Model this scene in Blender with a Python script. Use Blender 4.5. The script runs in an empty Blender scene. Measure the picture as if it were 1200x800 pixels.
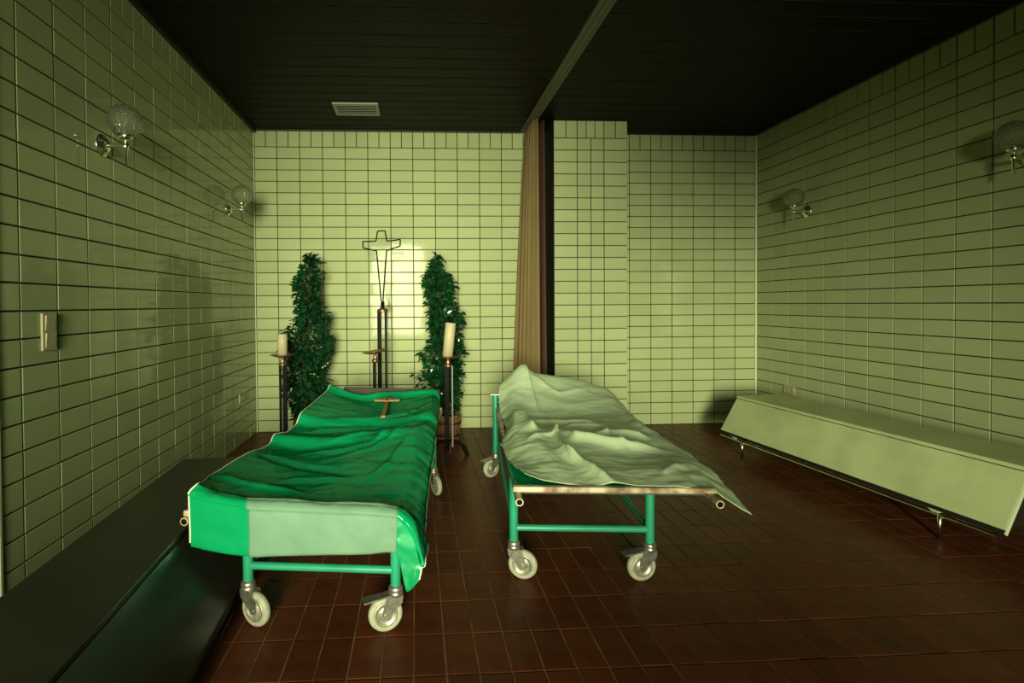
import bpy, bmesh, math, random
from mathutils import Vector, Matrix, noise

rng = random.Random(7)
scene = bpy.context.scene
C = scene.collection

# ------------------------------------------------------------------ camera
S = 0.23                                   # one wall tile (metres)
F_PX, CX, CY = 627.1693, 522.2282, 366.2956
YAW, PITCH, ROLL = 0.0545, 0.0158, 0.007
CAM = Vector((7.0528 * S, -23.9221 * S, 5.5802 * S))
ROOM_W = 22.7417 * S                       # x of the right wall
ROOM_H = 3.05
ROW = 0.501 * S                            # tile course height
FRONT_Y = -8.6

def ray(x, y):
    u = (x - CX) / F_PX; v = -(y - CY) / F_PX
    xr = u * math.cos(ROLL) + v * math.sin(ROLL)
    z2 = -u * math.sin(ROLL) + v * math.cos(ROLL)
    yr = math.cos(PITCH) + z2 * math.sin(PITCH)
    z = -math.sin(PITCH) + z2 * math.cos(PITCH)
    return Vector((xr * math.cos(YAW) + yr * math.sin(YAW), -xr * math.sin(YAW) + yr * math.cos(YAW), z))

def at(x, y, X=None, Y=None, Z=None):
    d = ray(x, y)
    if X is not None: t = (X - CAM.x) / d.x
    elif Y is not None: t = (Y - CAM.y) / d.y
    else: t = (Z - CAM.z) / d.z
    return CAM + d * t

def px(P):
    d = P - CAM
    xr = d.x * math.cos(YAW) - d.y * math.sin(YAW); yr = d.x * math.sin(YAW) + d.y * math.cos(YAW)
    y2 = yr * math.cos(PITCH) - d.z * math.sin(PITCH); z2 = yr * math.sin(PITCH) + d.z * math.cos(PITCH)
    x3 = xr * math.cos(ROLL) - z2 * math.sin(ROLL); z3 = xr * math.sin(ROLL) + z2 * math.cos(ROLL)
    if y2 < 0.05: return None
    return (CX + F_PX * x3 / y2, CY - F_PX * z3 / y2)

cam_data = bpy.data.cameras.new('camera')
cam = bpy.data.objects.new('camera', cam_data); C.objects.link(cam)
fwd = ray(CX, CY).normalized(); rgt = (ray(CX + 1, CY) - ray(CX, CY)).normalized(); upv = rgt.cross(fwd)
cam.matrix_world = Matrix(((rgt.x, upv.x, -fwd.x, CAM.x), (rgt.y, upv.y, -fwd.y, CAM.y), (rgt.z, upv.z, -fwd.z, CAM.z), (0, 0, 0, 1)))
cam_data.sensor_fit = 'HORIZONTAL'; cam_data.sensor_width = 36
cam_data.lens = 36 * F_PX / 1200
cam_data.shift_x = (600 - CX) / 1200
cam_data.shift_y = (CY - 400) / 1200
cam_data.clip_start = 0.02
scene.camera = cam

# ------------------------------------------------------------------ world, light, exposure
world = bpy.data.worlds.new('world'); scene.world = world
world.use_nodes = True
world.node_tree.nodes['Background'].inputs[0].default_value = (0.9, 1.0, 0.6, 1)
world.node_tree.nodes['Background'].inputs[1].default_value = 0.02

def area(name, loc, aim, w, h, power, col, spread):
    L = bpy.data.lights.new(name, 'AREA'); L.shape = 'RECTANGLE'; L.size = w; L.size_y = h
    L.energy = power; L.color = col; L.spread = math.radians(spread)
    o = bpy.data.objects.new(name, L); C.objects.link(o)
    o.location = loc
    o.rotation_euler = (Vector(aim) - Vector(loc)).to_track_quat('-Z', 'Y').to_euler()
    return o
# daylight through the frosted glazed door behind the photographer
DOOR_COL = (1.0, 0.98, 0.66)
area('daylight_left_leaf', (1.18, FRONT_Y + 0.12, 1.62), (1.66, 0, 1.08), 1.35, 2.3, 80, DOOR_COL, 44)
area('right_bay_beam', (2.02, FRONT_Y + 0.12, 1.30), (5.2, 0, 0.35), 0.45, 1.8, 23, DOOR_COL, 30)  # extra narrow beam, added to brighten the right bench and bay

scene.view_settings.view_transform = 'Standard'
scene.view_settings.look = 'None'
scene.view_settings.gamma = 1
scene.view_settings.use_curve_mapping = False
scene.view_settings.exposure = -0.12

# ------------------------------------------------------------------ materials
def nt(name):
    m = bpy.data.materials.new(name); m.use_nodes = True
    return m, m.node_tree.nodes, m.node_tree.links, m.node_tree.nodes['Principled BSDF']

def mat(name, col, rough=0.5, spec=0.5, metal=0.0, vary=0.0, vscale=8.0, bump=0.0, bscale=40.0, tint=None, col2=None, per_piece=0.0, detail=4.0):
    m, N, L, P = nt(name)
    P.inputs['Roughness'].default_value = rough
    P.inputs['Specular IOR Level'].default_value = spec
    P.inputs['Metallic'].default_value = metal
    if tint: P.inputs['Specular Tint'].default_value = (*tint, 1)
    geo = N.new('ShaderNodeNewGeometry'); tc = N.new('ShaderNodeTexCoord')
    base = N.new('ShaderNodeRGB'); base.outputs[0].default_value = (*col, 1)
    out = base.outputs[0]
    if vary > 0 or col2:
        no = N.new('ShaderNodeTexNoise'); no.inputs['Scale'].default_value = vscale; no.inputs['Detail'].default_value = detail
        L.new(tc.outputs['Object'], no.inputs['Vector'])
        mx = N.new('ShaderNodeMix'); mx.data_type = 'RGBA'
        c2 = col2 if col2 else tuple(c * (1 - vary) for c in col)
        mx.inputs['B'].default_value = (*c2, 1)
        L.new(out, mx.inputs['A'])
        rp = N.new('ShaderNodeValToRGB'); rp.color_ramp.elements[0].position = 0.4; rp.color_ramp.elements[1].position = 0.65
        L.new(no.outputs['Fac'], rp.inputs['Fac']); L.new(rp.outputs['Color'], mx.inputs['Factor'])
        out = mx.outputs['Result']
    if per_piece > 0:
        oi = N.new('ShaderNodeObjectInfo'); ad = N.new('ShaderNodeMath'); ad.operation = 'ADD'
        L.new(oi.outputs['Random'], ad.inputs[0]); L.new(geo.outputs['Random Per Island'], ad.inputs[1])
        fr = N.new('ShaderNodeMath'); fr.operation = 'FRACT'; L.new(ad.outputs[0], fr.inputs[0])
        mr = N.new('ShaderNodeMapRange'); mr.inputs['To Min'].default_value = 1 - per_piece; mr.inputs['To Max'].default_value = 1 + per_piece
        L.new(fr.outputs[0], mr.inputs['Value'])
        hs = N.new('ShaderNodeHueSaturation'); L.new(out, hs.inputs['Color']); L.new(mr.outputs[0], hs.inputs['Value'])
        out = hs.outputs['Color']
    L.new(out, P.inputs['Base Color'])
    if bump > 0:
        no = N.new('ShaderNodeTexNoise'); no.inputs['Scale'].default_value = bscale; no.inputs['Detail'].default_value = 2
        L.new(geo.outputs['Position'], no.inputs['Vector'])
        b = N.new('ShaderNodeBump'); b.inputs['Strength'].default_value = bump; b.inputs['Distance'].default_value = 0.01
        L.new(no.outputs['Fac'], b.inputs['Height']); L.new(b.outputs['Normal'], P.inputs['Normal'])
    return m

M = {}
M['tile'] = mat('glazed_wall_tile', (0.37, 0.435, 0.218), 0.06, 0.5, tint=(0.11, 0.11, 0.11), per_piece=0.045, vary=0.05, vscale=3, bump=0.035, bscale=9)
M['grout'] = mat('dark_wall_grout', (0.055, 0.035, 0.018), 0.9, 0.1, vary=0.4, vscale=12)
M['floor_tile'] = mat('brown_floor_tile', (0.098, 0.031, 0.012), 0.32, 0.07, per_piece=0.16, vary=0.25, vscale=11, bump=0.05, bscale=30)
M['floor_grout'] = mat('ochre_floor_grout', (0.26, 0.15, 0.065), 0.8, 0.2, vary=0.5, vscale=9)
M['board'] = mat('dark_ceiling_board', (0.010, 0.0075, 0.005), 0.5, 0.07, per_piece=0.12, vary=0.25, vscale=18)
M['board_gap'] = mat('board_edge_highlight', (0.34, 0.22, 0.11), 0.6, 0.3)  # light caught on the board edges, painted into the gap colour
M['trim_dark'] = mat('dark_wood_trim', (0.032, 0.020, 0.012), 0.5, 0.3, vary=0.3, vscale=20)
M['bead'] = mat('pale_corner_bead', (0.60, 0.62, 0.40), 0.4, 0.4)
M['jamb'] = mat('black_jamb', (0.012, 0.010, 0.008), 0.6, 0.3)
M['track'] = mat('curtain_track_metal', (0.16, 0.16, 0.11), 0.5, 0.4, metal=0.3)
M['plaster'] = mat('entrance_plaster', (0.07, 0.065, 0.045), 0.9, 0.2)
M['curtain'] = mat('tan_curtain_fabric', (0.20, 0.15, 0.065), 0.9, 0.1, vary=0.08, vscale=5)
M['lining'] = mat('dark_brown_lining', (0.075, 0.038, 0.026), 0.85, 0.15)
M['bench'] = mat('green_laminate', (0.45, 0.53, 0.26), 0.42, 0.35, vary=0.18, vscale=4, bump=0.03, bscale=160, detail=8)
M['bench_shaded'] = mat('shaded_green_laminate', (0.019, 0.023, 0.013), 0.33, 0.35, vary=0.3, vscale=5, detail=8)  # green laminate with the left bench's shade put into the colour
M['bench_edge'] = mat('pale_laminate_edge', (0.42, 0.50, 0.30), 0.5, 0.3)
M['black'] = mat('black_underside', (0.012, 0.010, 0.008), 0.7, 0.2)
M['chrome'] = mat('worn_chrome', (0.80, 0.78, 0.62), 0.24, 0.5, metal=1.0)
M['steel'] = mat('galvanised_steel', (0.46, 0.46, 0.36), 0.38, 0.5, metal=0.85, vary=0.35, vscale=40)
M['steel_dark'] = mat('dull_steel', (0.20, 0.20, 0.16), 0.6, 0.2)
M['plastic'] = mat('aged_ivory_plastic', (0.38, 0.36, 0.20), 0.4, 0.4)
M['plastic_hole'] = mat('socket_hole', (0.05, 0.04, 0.03), 0.6, 0.2)
M['enamel'] = mat('turquoise_enamel', (0.018, 0.27, 0.145), 0.35, 0.5, vary=0.2, vscale=6)
M['rubber'] = mat('pale_grey_rubber', (0.36, 0.38, 0.26), 0.6, 0.3, vary=0.2, vscale=30)
M['hub'] = mat('caster_hub', (0.40, 0.40, 0.30), 0.4, 0.5, metal=0.5, vary=0.4, vscale=50)
M['cream_bar'] = mat('worn_cream_bar', (0.50, 0.43, 0.28), 0.4, 0.4, col2=(0.16, 0.10, 0.05), vscale=16, detail=6)
M['tray'] = mat('litter_tray', (0.05, 0.05, 0.035), 0.5, 0.4)
M['wood'] = mat('brown_wood', (0.19, 0.095, 0.04), 0.5, 0.3, vary=0.4, vscale=20)
M['wood_dark'] = mat('dark_headboard_wood', (0.030, 0.018, 0.010), 0.55, 0.3, vary=0.3, vscale=15)
M['cross_wood'] = mat('crucifix_wood', (0.30, 0.13, 0.04), 0.5, 0.3, vary=0.3, vscale=30)
M['bronze'] = mat('dark_bronze', (0.13, 0.08, 0.04), 0.4, 0.5, metal=0.8)
M['copper'] = mat('aged_copper_dish', (0.34, 0.20, 0.11), 0.38, 0.5, metal=0.85, vary=0.3, vscale=25)
M['iron'] = mat('black_iron', (0.005, 0.0045, 0.004), 0.55, 0.06)
M['wax'] = mat('ivory_candle_wax', (0.44, 0.39, 0.23), 0.5, 0.4, vary=0.06, vscale=6)
M['leaf'] = mat('dark_green_leaf', (0.005, 0.043, 0.012), 0.22, 0.6, per_piece=0.55)
M['bark'] = mat('plant_stem', (0.05, 0.035, 0.02), 0.8, 0.2)
M['soil'] = mat('soil', (0.03, 0.02, 0.012), 0.9, 0.1)
M['pale_sheet'] = mat('pale_green_sheet', (0.40, 0.52, 0.315), 0.5, 0.35, vary=0.06, vscale=4)
M['sheet_panel'] = mat('pale_green_panel', (0.115, 0.225, 0.145), 0.6, 0.2, vary=0.12, vscale=5)
M['white_hem'] = mat('white_hem', (0.66, 0.68, 0.50), 0.5, 0.3)
M['vent'] = mat('pale_vent_metal', (0.30, 0.32, 0.22), 0.45, 0.4)
M['vent_dark'] = mat('vent_inside', (0.03, 0.03, 0.022), 0.8, 0.2)
M['glass_door'] = mat('frosted_door_glass', (0.6, 0.6, 0.5), 0.6, 0.3)
def plastic(name, col, gloss, rough, fac):     # sheeting with a weak, even sheen
    m = mat(name, col, 0.9, 0.0, vary=0.12, vscale=3); N, L = m.node_tree.nodes, m.node_tree.links
    g = N.new('ShaderNodeBsdfGlossy'); g.inputs['Color'].default_value = (*gloss, 1); g.inputs['Roughness'].default_value = rough
    mx = N.new('ShaderNodeMixShader'); mx.inputs[0].default_value = fac
    L.new(N['Principled BSDF'].outputs[0], mx.inputs[1]); L.new(g.outputs[0], mx.inputs[2])
    L.new(mx.outputs[0], N['Material Output'].inputs['Surface']); return m
M['green_sheet'] = plastic('green_plastic_sheeting', (0.003, 0.235, 0.085), (0.55, 1.0, 0.7), 0.16, 0.06)
m, N, L, P = nt('crackle_glass')
P.inputs['Base Color'].default_value = (0.93, 0.95, 0.86, 1); P.inputs['Roughness'].default_value = 0.02
P.inputs['Transmission Weight'].default_value = 0.97; P.inputs['IOR'].default_value = 1.4
vo = N.new('ShaderNodeTexVoronoi'); vo.inputs['Scale'].default_value = 110; geo = N.new('ShaderNodeNewGeometry')
L.new(geo.outputs['Position'], vo.inputs['Vector'])
b = N.new('ShaderNodeBump'); b.inputs['Strength'].default_value = 0.6; b.inputs['Distance'].default_value = 0.008
L.new(vo.outputs['Distance'], b.inputs['Height']); L.new(b.outputs['Normal'], P.inputs['Normal'])
M['crackle'] = m

# ------------------------------------------------------------------ mesh helpers
class MB:
    def __init__(s): s.v = []; s.f = []; s.smooth = []
    def add(s, vs, fs, sm=False):
        o = len(s.v); s.v += [tuple(v) for v in vs]; s.f += [tuple(i + o for i in f) for f in fs]; s.smooth += [sm] * len(fs)
        return s
    def hexa(s, c):      # 8 corners: bottom 4 ccw, top 4 ccw
        return s.add(c, [(3, 2, 1, 0), (4, 5, 6, 7), (0, 1, 5, 4), (1, 2, 6, 5), (2, 3, 7, 6), (3, 0, 4, 7)])
    def box(s, x0, x1, y0, y1, z0, z1):
        return s.hexa([(x0, y0, z0), (x1, y0, z0), (x1, y1, z0), (x0, y1, z0), (x0, y0, z1), (x1, y0, z1), (x1, y1, z1), (x0, y1, z1)])
    def bar(s, a, b, w, h, side=(0, 0, 1)):   # rectangular bar a->b, w across (perp to side), h along side
        a = Vector(a); b = Vector(b); d = (b - a).normalized(); n = Vector(side)
        n = (n - d * n.dot(d)).normalized(); t = d.cross(n)
        c = []
        for p in (a, b):
            for i, j in ((-1, -1), (1, -1), (1, 1), (-1, 1)): c.append(p + t * (i * w / 2) + n * (j * h / 2))
        return s.add(c, [(3, 2, 1, 0), (4, 5, 6, 7), (0, 1, 5, 4), (1, 2, 6, 5), (2, 3, 7, 6), (3, 0, 4, 7)])
    def tube(s, pts, r, n=12, cap=True, closed=False):
        pts = [Vector(p) for p in pts]; rs = r if isinstance(r, (list, tuple)) else [r] * len(pts)
        rings = []; up = None; K = len(pts)
        for i, p in enumerate(pts):
            a = pts[i - 1] if i > 0 else (pts[-1] if closed else p); b_ = pts[i + 1] if i < K - 1 else (pts[0] if closed else p)
            d = (b_ - a).normalized()
            if up is None: up = Vector((0, 0, 1)) if abs(d.z) < 0.9 else Vector((1, 0, 0))
            x = (up - d * up.dot(d)).normalized(); y = d.cross(x); up = x
            rings.append([p + (x * math.cos(2 * math.pi * k / n) + y * math.sin(2 * math.pi * k / n)) * rs[i] for k in range(n)])
        vs = [v for R in rings for v in R]; fs = []
        for i in range(K if closed else K - 1):
            j = (i + 1) % K
            for k in range(n): fs.append((i * n + k, i * n + (k + 1) % n, j * n + (k + 1) % n, j * n + k))
        s.add(vs, fs, True)
        if cap and not closed:
            s.add(rings[0], [tuple(range(n - 1, -1, -1))]); s.add(rings[-1], [tuple(range(n))])
        return s
    def lathe(s, prof, n=24, o=(0, 0, 0), axis='z', sm=True):
        vs = []; o = Vector(o)
        for r, h in prof:
            for k in range(n):
                a = 2 * math.pi * k / n; c, q = r * math.cos(a), r * math.sin(a)
                p = {'z': Vector((c, q, h)), 'x': Vector((h, c, q)), 'y': Vector((q, h, c))}[axis]
                vs.append(o + p)
        fs = []
        for i in range(len(prof) - 1):
            for k in range(n): fs.append((i * n + k, i * n + (k + 1) % n, (i + 1) * n + (k + 1) % n, (i + 1) * n + k))
        return s.add(vs, fs, sm)
    def xf(s, mtx, start=0):
        s.v = s.v[:start] + [tuple(mtx @ Vector(v)) for v in s.v[start:]]; return s
    def build(s, name, m, parent=None, mesh_only=False):
        me = bpy.data.meshes.new(name); me.from_pydata(s.v, [], s.f)
        for p, sm in zip(me.polygons, s.smooth): p.use_smooth = sm
        me.materials.append(M[m] if isinstance(m, str) else m); me.update()
        if mesh_only: return me
        return link(name, me, parent)

def link(name, me, parent=None):
    o = bpy.data.objects.new(name, me); C.objects.link(o); o.parent = parent; return o
def tag(o, label=None, cat=None, group=None, kind=None):
    if label: o['label'] = label
    if cat: o['category'] = cat
    if group: o['group'] = group
    if kind: o['kind'] = kind
    return o
def thing(name, loc, label, cat, group=None, rz=0.0):
    o = bpy.data.objects.new(name, None); C.objects.link(o); o.location = loc; o.rotation_euler = (0, 0, rz)
    o.empty_display_size = 0.1
    return tag(o, label, cat, group)
def outward(o):
    q = bmesh.new(); q.from_mesh(o.data); bmesh.ops.remove_doubles(q, verts=q.verts, dist=1e-5); bmesh.ops.recalc_face_normals(q, faces=q.faces); q.to_mesh(o.data); q.free()
    return o
def bevel(o, w=0.004, n=2):
    md = o.modifiers.new('bevel', 'BEVEL'); md.width = w; md.segments = n; md.limit_method = 'ANGLE'; md.angle_limit = math.radians(40)
    return o

# ------------------------------------------------------------------ tiles
def tile_geom(w, h, d=0.006, ch=0.0022):
    a, b_ = w / 2, h / 2
    ring = lambda x, y, z: [(-x, -y, z), (x, -y, z), (x, y, z), (-x, y, z)]
    v = ring(a, b_, -d) + ring(a, b_, -ch * 0.8) + ring(a - ch, b_ - ch, 0)
    f = []
    for r in (0, 4):
        for k in range(4): f.append((r + k, r + (k + 1) % 4, r + 4 + (k + 1) % 4, r + 4 + k))
    f.append((8, 9, 10, 11))
    return v, f
_cache = {}
def tile_mesh(name, w, h, m, d):
    key = (name, round(w, 3), round(h, 3))
    if key not in _cache:
        v, f = tile_geom(w, h, d)
        _cache[key] = MB().add(v, f).build(name, m, mesh_only=True)
    return _cache[key]
def lay(parent, name, m, frame, cells, limit=300, d=0.006, rest='remaining_tiles', jitter=0.0007, skip=None):
    """frame: (origin, u, v, n); cells: (u0, u1, v0, v1). The pieces that show largest become objects, the rest one mesh."""
    O, U, V, Nn = frame
    R = Matrix((U, V, Nn)).transposed()
    items = []
    for (u0, u1, v0, v1) in cells:
        c = O + U * ((u0 + u1) / 2) + V * ((v0 + v1) / 2)
        q = [px(O + U * a + V * b_) for a, b_ in ((u0, v0), (u1, v0), (u1, v1), (u0, v1))]
        ar = 0
        if all(q):
            cx = sum(t[0] for t in q) / 4; cy = sum(t[1] for t in q) / 4
            if -15 < cx < 1215 and -15 < cy < 815:
                ar = abs(sum(q[i][0] * q[(i + 1) % 4][1] - q[(i + 1) % 4][0] * q[i][1] for i in range(4))) / 2
        if skip and skip(c): ar *= 0.01
        items.append((ar, c, u1 - u0, v1 - v0))
    items.sort(key=lambda t: -t[0])
    mb = MB(); nrest = 0
    for i, (ar, c, w, h) in enumerate(items):
        tilt = Matrix.Rotation(rng.gauss(0, jitter * 3), 3, 'X') @ Matrix.Rotation(rng.gauss(0, jitter * 3), 3, 'Y')
        c = c + Nn * rng.uniform(-jitter, jitter)
        mt = (R @ tilt).to_4x4(); mt.translation = c
        if i < limit and ar > 40:
            o = link(name, tile_mesh(name, w, h, m, d), parent); o.matrix_local = mt
        else:
            v, f = tile_geom(w, h, d); mb.add([mt @ Vector(t) for t in v], f); nrest += 1
    if nrest: tag(mb.build(rest, m, parent), kind='stuff')

J = 0.0075      # joint
X_, Y_, Z_ = Vector((1, 0, 0)), Vector((0, 1, 0)), Vector((0, 0, 1))
zl = [ROW * k for k in range(26)]            # course lines, floor to soldier course
ZTOP = ROOM_H - 0.004
def courses(cols, soldier):
    cells = []
    for a, b_ in zip(cols[:-1], cols[1:]):
        if b_ - a < 0.03: continue
        for k in range(25): cells.append((a + J / 2, b_ - J / 2, zl[k] + J / 2, zl[k + 1] - J / 2))
    for a, b_ in zip(soldier[:-1], soldier[1:]):
        if b_ - a > 0.02: cells.append((a + J / 2, b_ - J / 2, zl[25] + J / 2, ZTOP))
    return cells
def split(cols):
    out = []
    for a, b_ in zip(cols[:-1], cols[1:]):
        out.append(a)
        if b_ - a > 0.16: out.append((a + b_) / 2)
    return out + [cols[-1]]
T = 0.006
# left wall: u=+Y
wl = tag(MB().box(-0.16, -T, FRONT_Y, 0.16, -0.02, ROOM_H + 0.08).build('wall_left', 'grout'), 'left wall of pale green glazed tiles with dark joints', 'wall', kind='structure')
cols = [0.0] + [0.0055 - 0.23 * m_ for m_ in range(1, 38)]
cols = sorted(c for c in cols if c > -4.2)
lay(wl, 'wall_tile', 'tile', (Vector((0, 0, 0)), Y_, Z_, X_), courses(cols, split(cols)), d=T)
# back wall: u=+X
wb = tag(MB().box(-0.16, ROOM_W + 0.16, T, 0.16, -0.02, ROOM_H + 0.08).build('wall_back', 'grout'), 'back wall of pale green glazed tiles behind the cross', 'wall', kind='structure')
cl = [0.008] + [0.2281 * n_ for n_ in range(1, 13)] + [2.95]
cr = [3.68] + [4.998 - 0.2283 * n_ for n_ in range(5, -1, -1)] + [ROOM_W - 0.012]
lay(wb, 'wall_tile', 'tile', (Vector((0, 0, 0)), X_, Z_, -Y_), courses(cl, split(cl)) + courses(cr, split(cr)), limit=300, d=T)
# right wall: u=-Y
wr = tag(MB().box(ROOM_W + T, ROOM_W + 0.16, FRONT_Y, 0.16, -0.02, ROOM_H + 0.08).build('wall_right', 'grout'), 'right wall of green glazed tiles fading into shadow', 'wall', kind='structure')
cols = [0.012] + [0.23 * (0.133 + r) for r in range(1, 37)]
cols = [c for c in cols if c < 4.2]
lay(wr, 'wall_tile', 'tile', (Vector((ROOM_W, 0, 0)), -Y_, Z_, -X_), courses(cols, split(cols)), d=T)
# pier between the two bays
PX0, PX1, PY = 2.957, 3.682, -0.38
wp = tag(MB().box(PX0 + 0.004, PX1 - T, PY + T, 0.02, -0.02, ROOM_H + 0.05).build('wall_pier', 'grout'), 'tiled pier projecting between the two bays behind the pale bed', 'wall', kind='structure')
pc = [PX0, 3.1866, 3.3216, 3.4511, PX1]
ps = [PX0, 3.077, 3.1866, 3.277, 3.3628, 3.4511, 3.565, PX1]
lay(wp, 'wall_tile', 'tile', (Vector((0, PY, 0)), X_, Z_, -Y_), courses(pc, ps), d=T)
side = [0.0, 0.15, 0.374]
lay(wp, 'wall_tile', 'tile', (Vector((PX1, PY, 0)), Y_, Z_, X_), courses(side, side), limit=0, d=T, rest='pier_side_tiles')
# floor
fl = tag(MB().box(-0.16, ROOM_W + 0.16, FRONT_Y - 0.1, 0.16, -0.12, -0.004).build('floor', 'floor_grout'), 'dark brown tiled floor with ochre joints', 'floor', kind='structure')
FJ = 0.005
xs = [1.602 + 0.115 * n_ for n_ in range(-14, 32)]; xs = [0.0] + [x for x in xs if 0.02 < x < ROOM_W - 0.02] + [ROOM_W]
ys = [-3.442 + 0.2296 * n_ for n_ in range(-23, 15)]; ys = [FRONT_Y] + [y for y in ys if FRONT_Y + 0.02 < y < -0.02] + [0.0]
cells = [(a + FJ / 2, b_ - FJ / 2, c + FJ / 2, d - FJ / 2) for a, b_ in zip(xs[:-1], xs[1:]) for c, d in zip(ys[:-1], ys[1:])]
def hidden(c): return c.x < 0.82 or (0.85 < c.x < 1.45 and -3.2 < c.y < -1.0) or c.x > 4.75 or (2.1 < c.x < 2.9 and -2.9 < c.y < -1.5)
lay(fl, 'floor_tile', 'floor_tile', (Vector((0, 0, 0)), X_, Y_, Z_), cells, d=0.005, jitter=0.0006, skip=hidden)
# ceiling boards run across the room
ce = tag(MB().box(-0.16, ROOM_W + 0.16, FRONT_Y - 0.1, 0.16, ROOM_H + 0.0035, ROOM_H + 0.1).build('ceiling', 'board_gap'), 'dark ceiling of long boards laid across the room', 'ceiling', kind='structure')
by = [-0.975 + 0.1635 * n_ for n_ in range(-47, 6)]
by = [y for y in by if y > FRONT_Y] + [-0.03]
bm_ = {}
for a, b_ in zip(by[:-1], by[1:]):
    for x0, x1 in ((0.032, 2.700), (2.800, ROOM_W - 0.01)):
        w = round(b_ - a - 0.0075, 4); key = (w, x0)
        if key not in bm_:
            v, f = tile_geom(x1 - x0, w, 0.0034, 0.0025); bm_[key] = MB().add(v, f).build('ceiling_board', 'board', mesh_only=True)
        o = link('ceiling_board', bm_[key], ce)
        mt = Matrix((X_, -Y_, -Z_)).transposed().to_4x4(); mt.translation = ((x0 + x1) / 2, (a + b_) / 2, ROOM_H); o.matrix_local = mt
# trims
tag(MB().box(0.0005, 0.031, FRONT_Y, -0.002, ROOM_H - 0.03, ROOM_H + 0.01).build('trim_1', 'trim_dark'), 'dark wooden strip along the ceiling above the left wall', 'trim', kind='structure')
tag(MB().box(0.032, 2.70, -0.028, -0.0015, ROOM_H - 0.012, ROOM_H + 0.01).build('trim_2', 'trim_dark'), 'dark wooden strip along the ceiling above the back wall', 'trim', kind='structure')
tag(MB().box(0.0005, 0.007, -0.008, -0.0005, 0, ROOM_H - 0.03).build('trim_3', 'bead'), 'pale corner bead where the left wall meets the back wall', 'trim', kind='structure')
tag(MB().lathe([(0.011, 0.0), (0.011, ROOM_H - 0.01)], 12, (ROOM_W - 0.011, -0.011, 0)).build('trim_4', 'bead'), 'pale corner pipe where the back wall meets the right wall', 'trim', kind='structure')
tag(MB().box(0.0008, 0.006, -3.352, -3.341, 0, ROOM_H - 0.031).build('trim_5', 'bead'), 'thin pale metal bead running down the left wall at the picture edge', 'trim', kind='structure')
tag(MB().box(PX0 - 0.006, PX0 + 0.003, PY - 0.002, -0.001, 0, ROOM_H - 0.003).build('trim_6', 'jamb'), 'black jamb lining the side of the tiled pier next to the curtain', 'trim', kind='structure')
tag(MB().box(3.69, ROOM_W - 0.025, -0.02, -0.0015, ROOM_H - 0.012, ROOM_H + 0.01).build('trim_7', 'trim_dark'), 'dark wooden strip along the ceiling above the right bay', 'trim', kind='structure')
# front wall with the glazed door, behind the photographer
wf = tag(MB().box(-0.16, 0.38, FRONT_Y - 0.16, FRONT_Y, -0.02, ROOM_H + 0.08).box(2.34, ROOM_W + 0.16, FRONT_Y - 0.16, FRONT_Y, -0.02, ROOM_H + 0.08)
         .box(0.38, 2.34, FRONT_Y - 0.16, FRONT_Y, 2.62, ROOM_H + 0.08).build('wall_front', 'plaster'), 'plain plastered entrance wall behind the photographer', 'wall', kind='structure')
dr = tag(MB().box(0.38, 0.46, FRONT_Y - 0.1, FRONT_Y + 0.02, 0, 2.62).box(2.26, 2.34, FRONT_Y - 0.1, FRONT_Y + 0.02, 0, 2.62)
         .box(0.46, 2.26, FRONT_Y - 0.1, FRONT_Y + 0.02, 2.55, 2.62).box(1.33, 1.39, FRONT_Y - 0.1, FRONT_Y + 0.02, 0, 2.55).build('door_1', 'trim_dark'), 'frosted glass double door behind the photographer', 'door', kind='structure')
for x0, x1 in ((0.46, 1.33), (1.39, 2.26)): MB().box(x0, x1, FRONT_Y - 0.06, FRONT_Y - 0.05, 0.02, 2.55).build('door_pane', 'glass_door', dr)

# ------------------------------------------------------------------ curtain and its track
tr = tag(MB().box(2.702, 2.798, FRONT_Y + 0.3, -0.02, ROOM_H - 0.004, ROOM_H + 0.010).build('curtain_track', 'track'), 'long flat curtain track running along the dark ceiling', 'curtain track')
for x in (2.706, 2.744, 2.783): MB().box(x, x + 0.012, FRONT_Y + 0.3, -0.021, ROOM_H - 0.013, ROOM_H - 0.004).build('rail', 'track', tr)
cu = thing('curtain', (2.76, -0.25, 0), 'tall tan curtain gathered against the tiled pier', 'curtain')
def drape(name, m, y0, y1, xt, xb, amp, waves, ph, z0=0.03, z1=ROOM_H - 0.02, nu=110, nv=22):
    vs = []; fs = []
    for j in range(nv + 1):
        t = j / nv; z = z0 + (z1 - z0) * t
        for i in range(nu + 1):
            s = i / nu
            y = y0 + (y1 - y0) * s + 0.012 * math.sin(waves * 12.57 * s + ph + 1.1)
            fl_ = (1 - t) ** 0.8
            a = amp * (0.55 + 0.6 * fl_) * (0.8 + 0.35 * math.sin(5 * s + ph))
            x = xt(s) + (xb(s) - xt(s)) * fl_ + a * math.sin(waves * 6.283 * s + ph + 0.5 * math.sin(3 * t + 4 * s))
            vs.append((x - 2.76, y + 0.25, z))
    for j in range(nv):
        for i in range(nu): fs.append((j * (nu + 1) + i, j * (nu + 1) + i + 1, (j + 1) * (nu + 1) + i + 1, (j + 1) * (nu + 1) + i))
    o = MB().add(vs, fs, True).build(name, m, cu)
    md = o.modifiers.new('thickness', 'SOLIDIFY'); md.thickness = 0.004
    return o
drape('fabric', 'curtain', -0.50, -0.06, lambda s: 2.762 - 0.02 * s, lambda s: 2.765 - 0.165 * s, 0.028, 5.0, 0.4)
drape('dark_lining', 'lining', -0.44, -0.24, lambda s: 2.838, lambda s: 2.85, 0.016, 3.0, 1.2)
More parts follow.
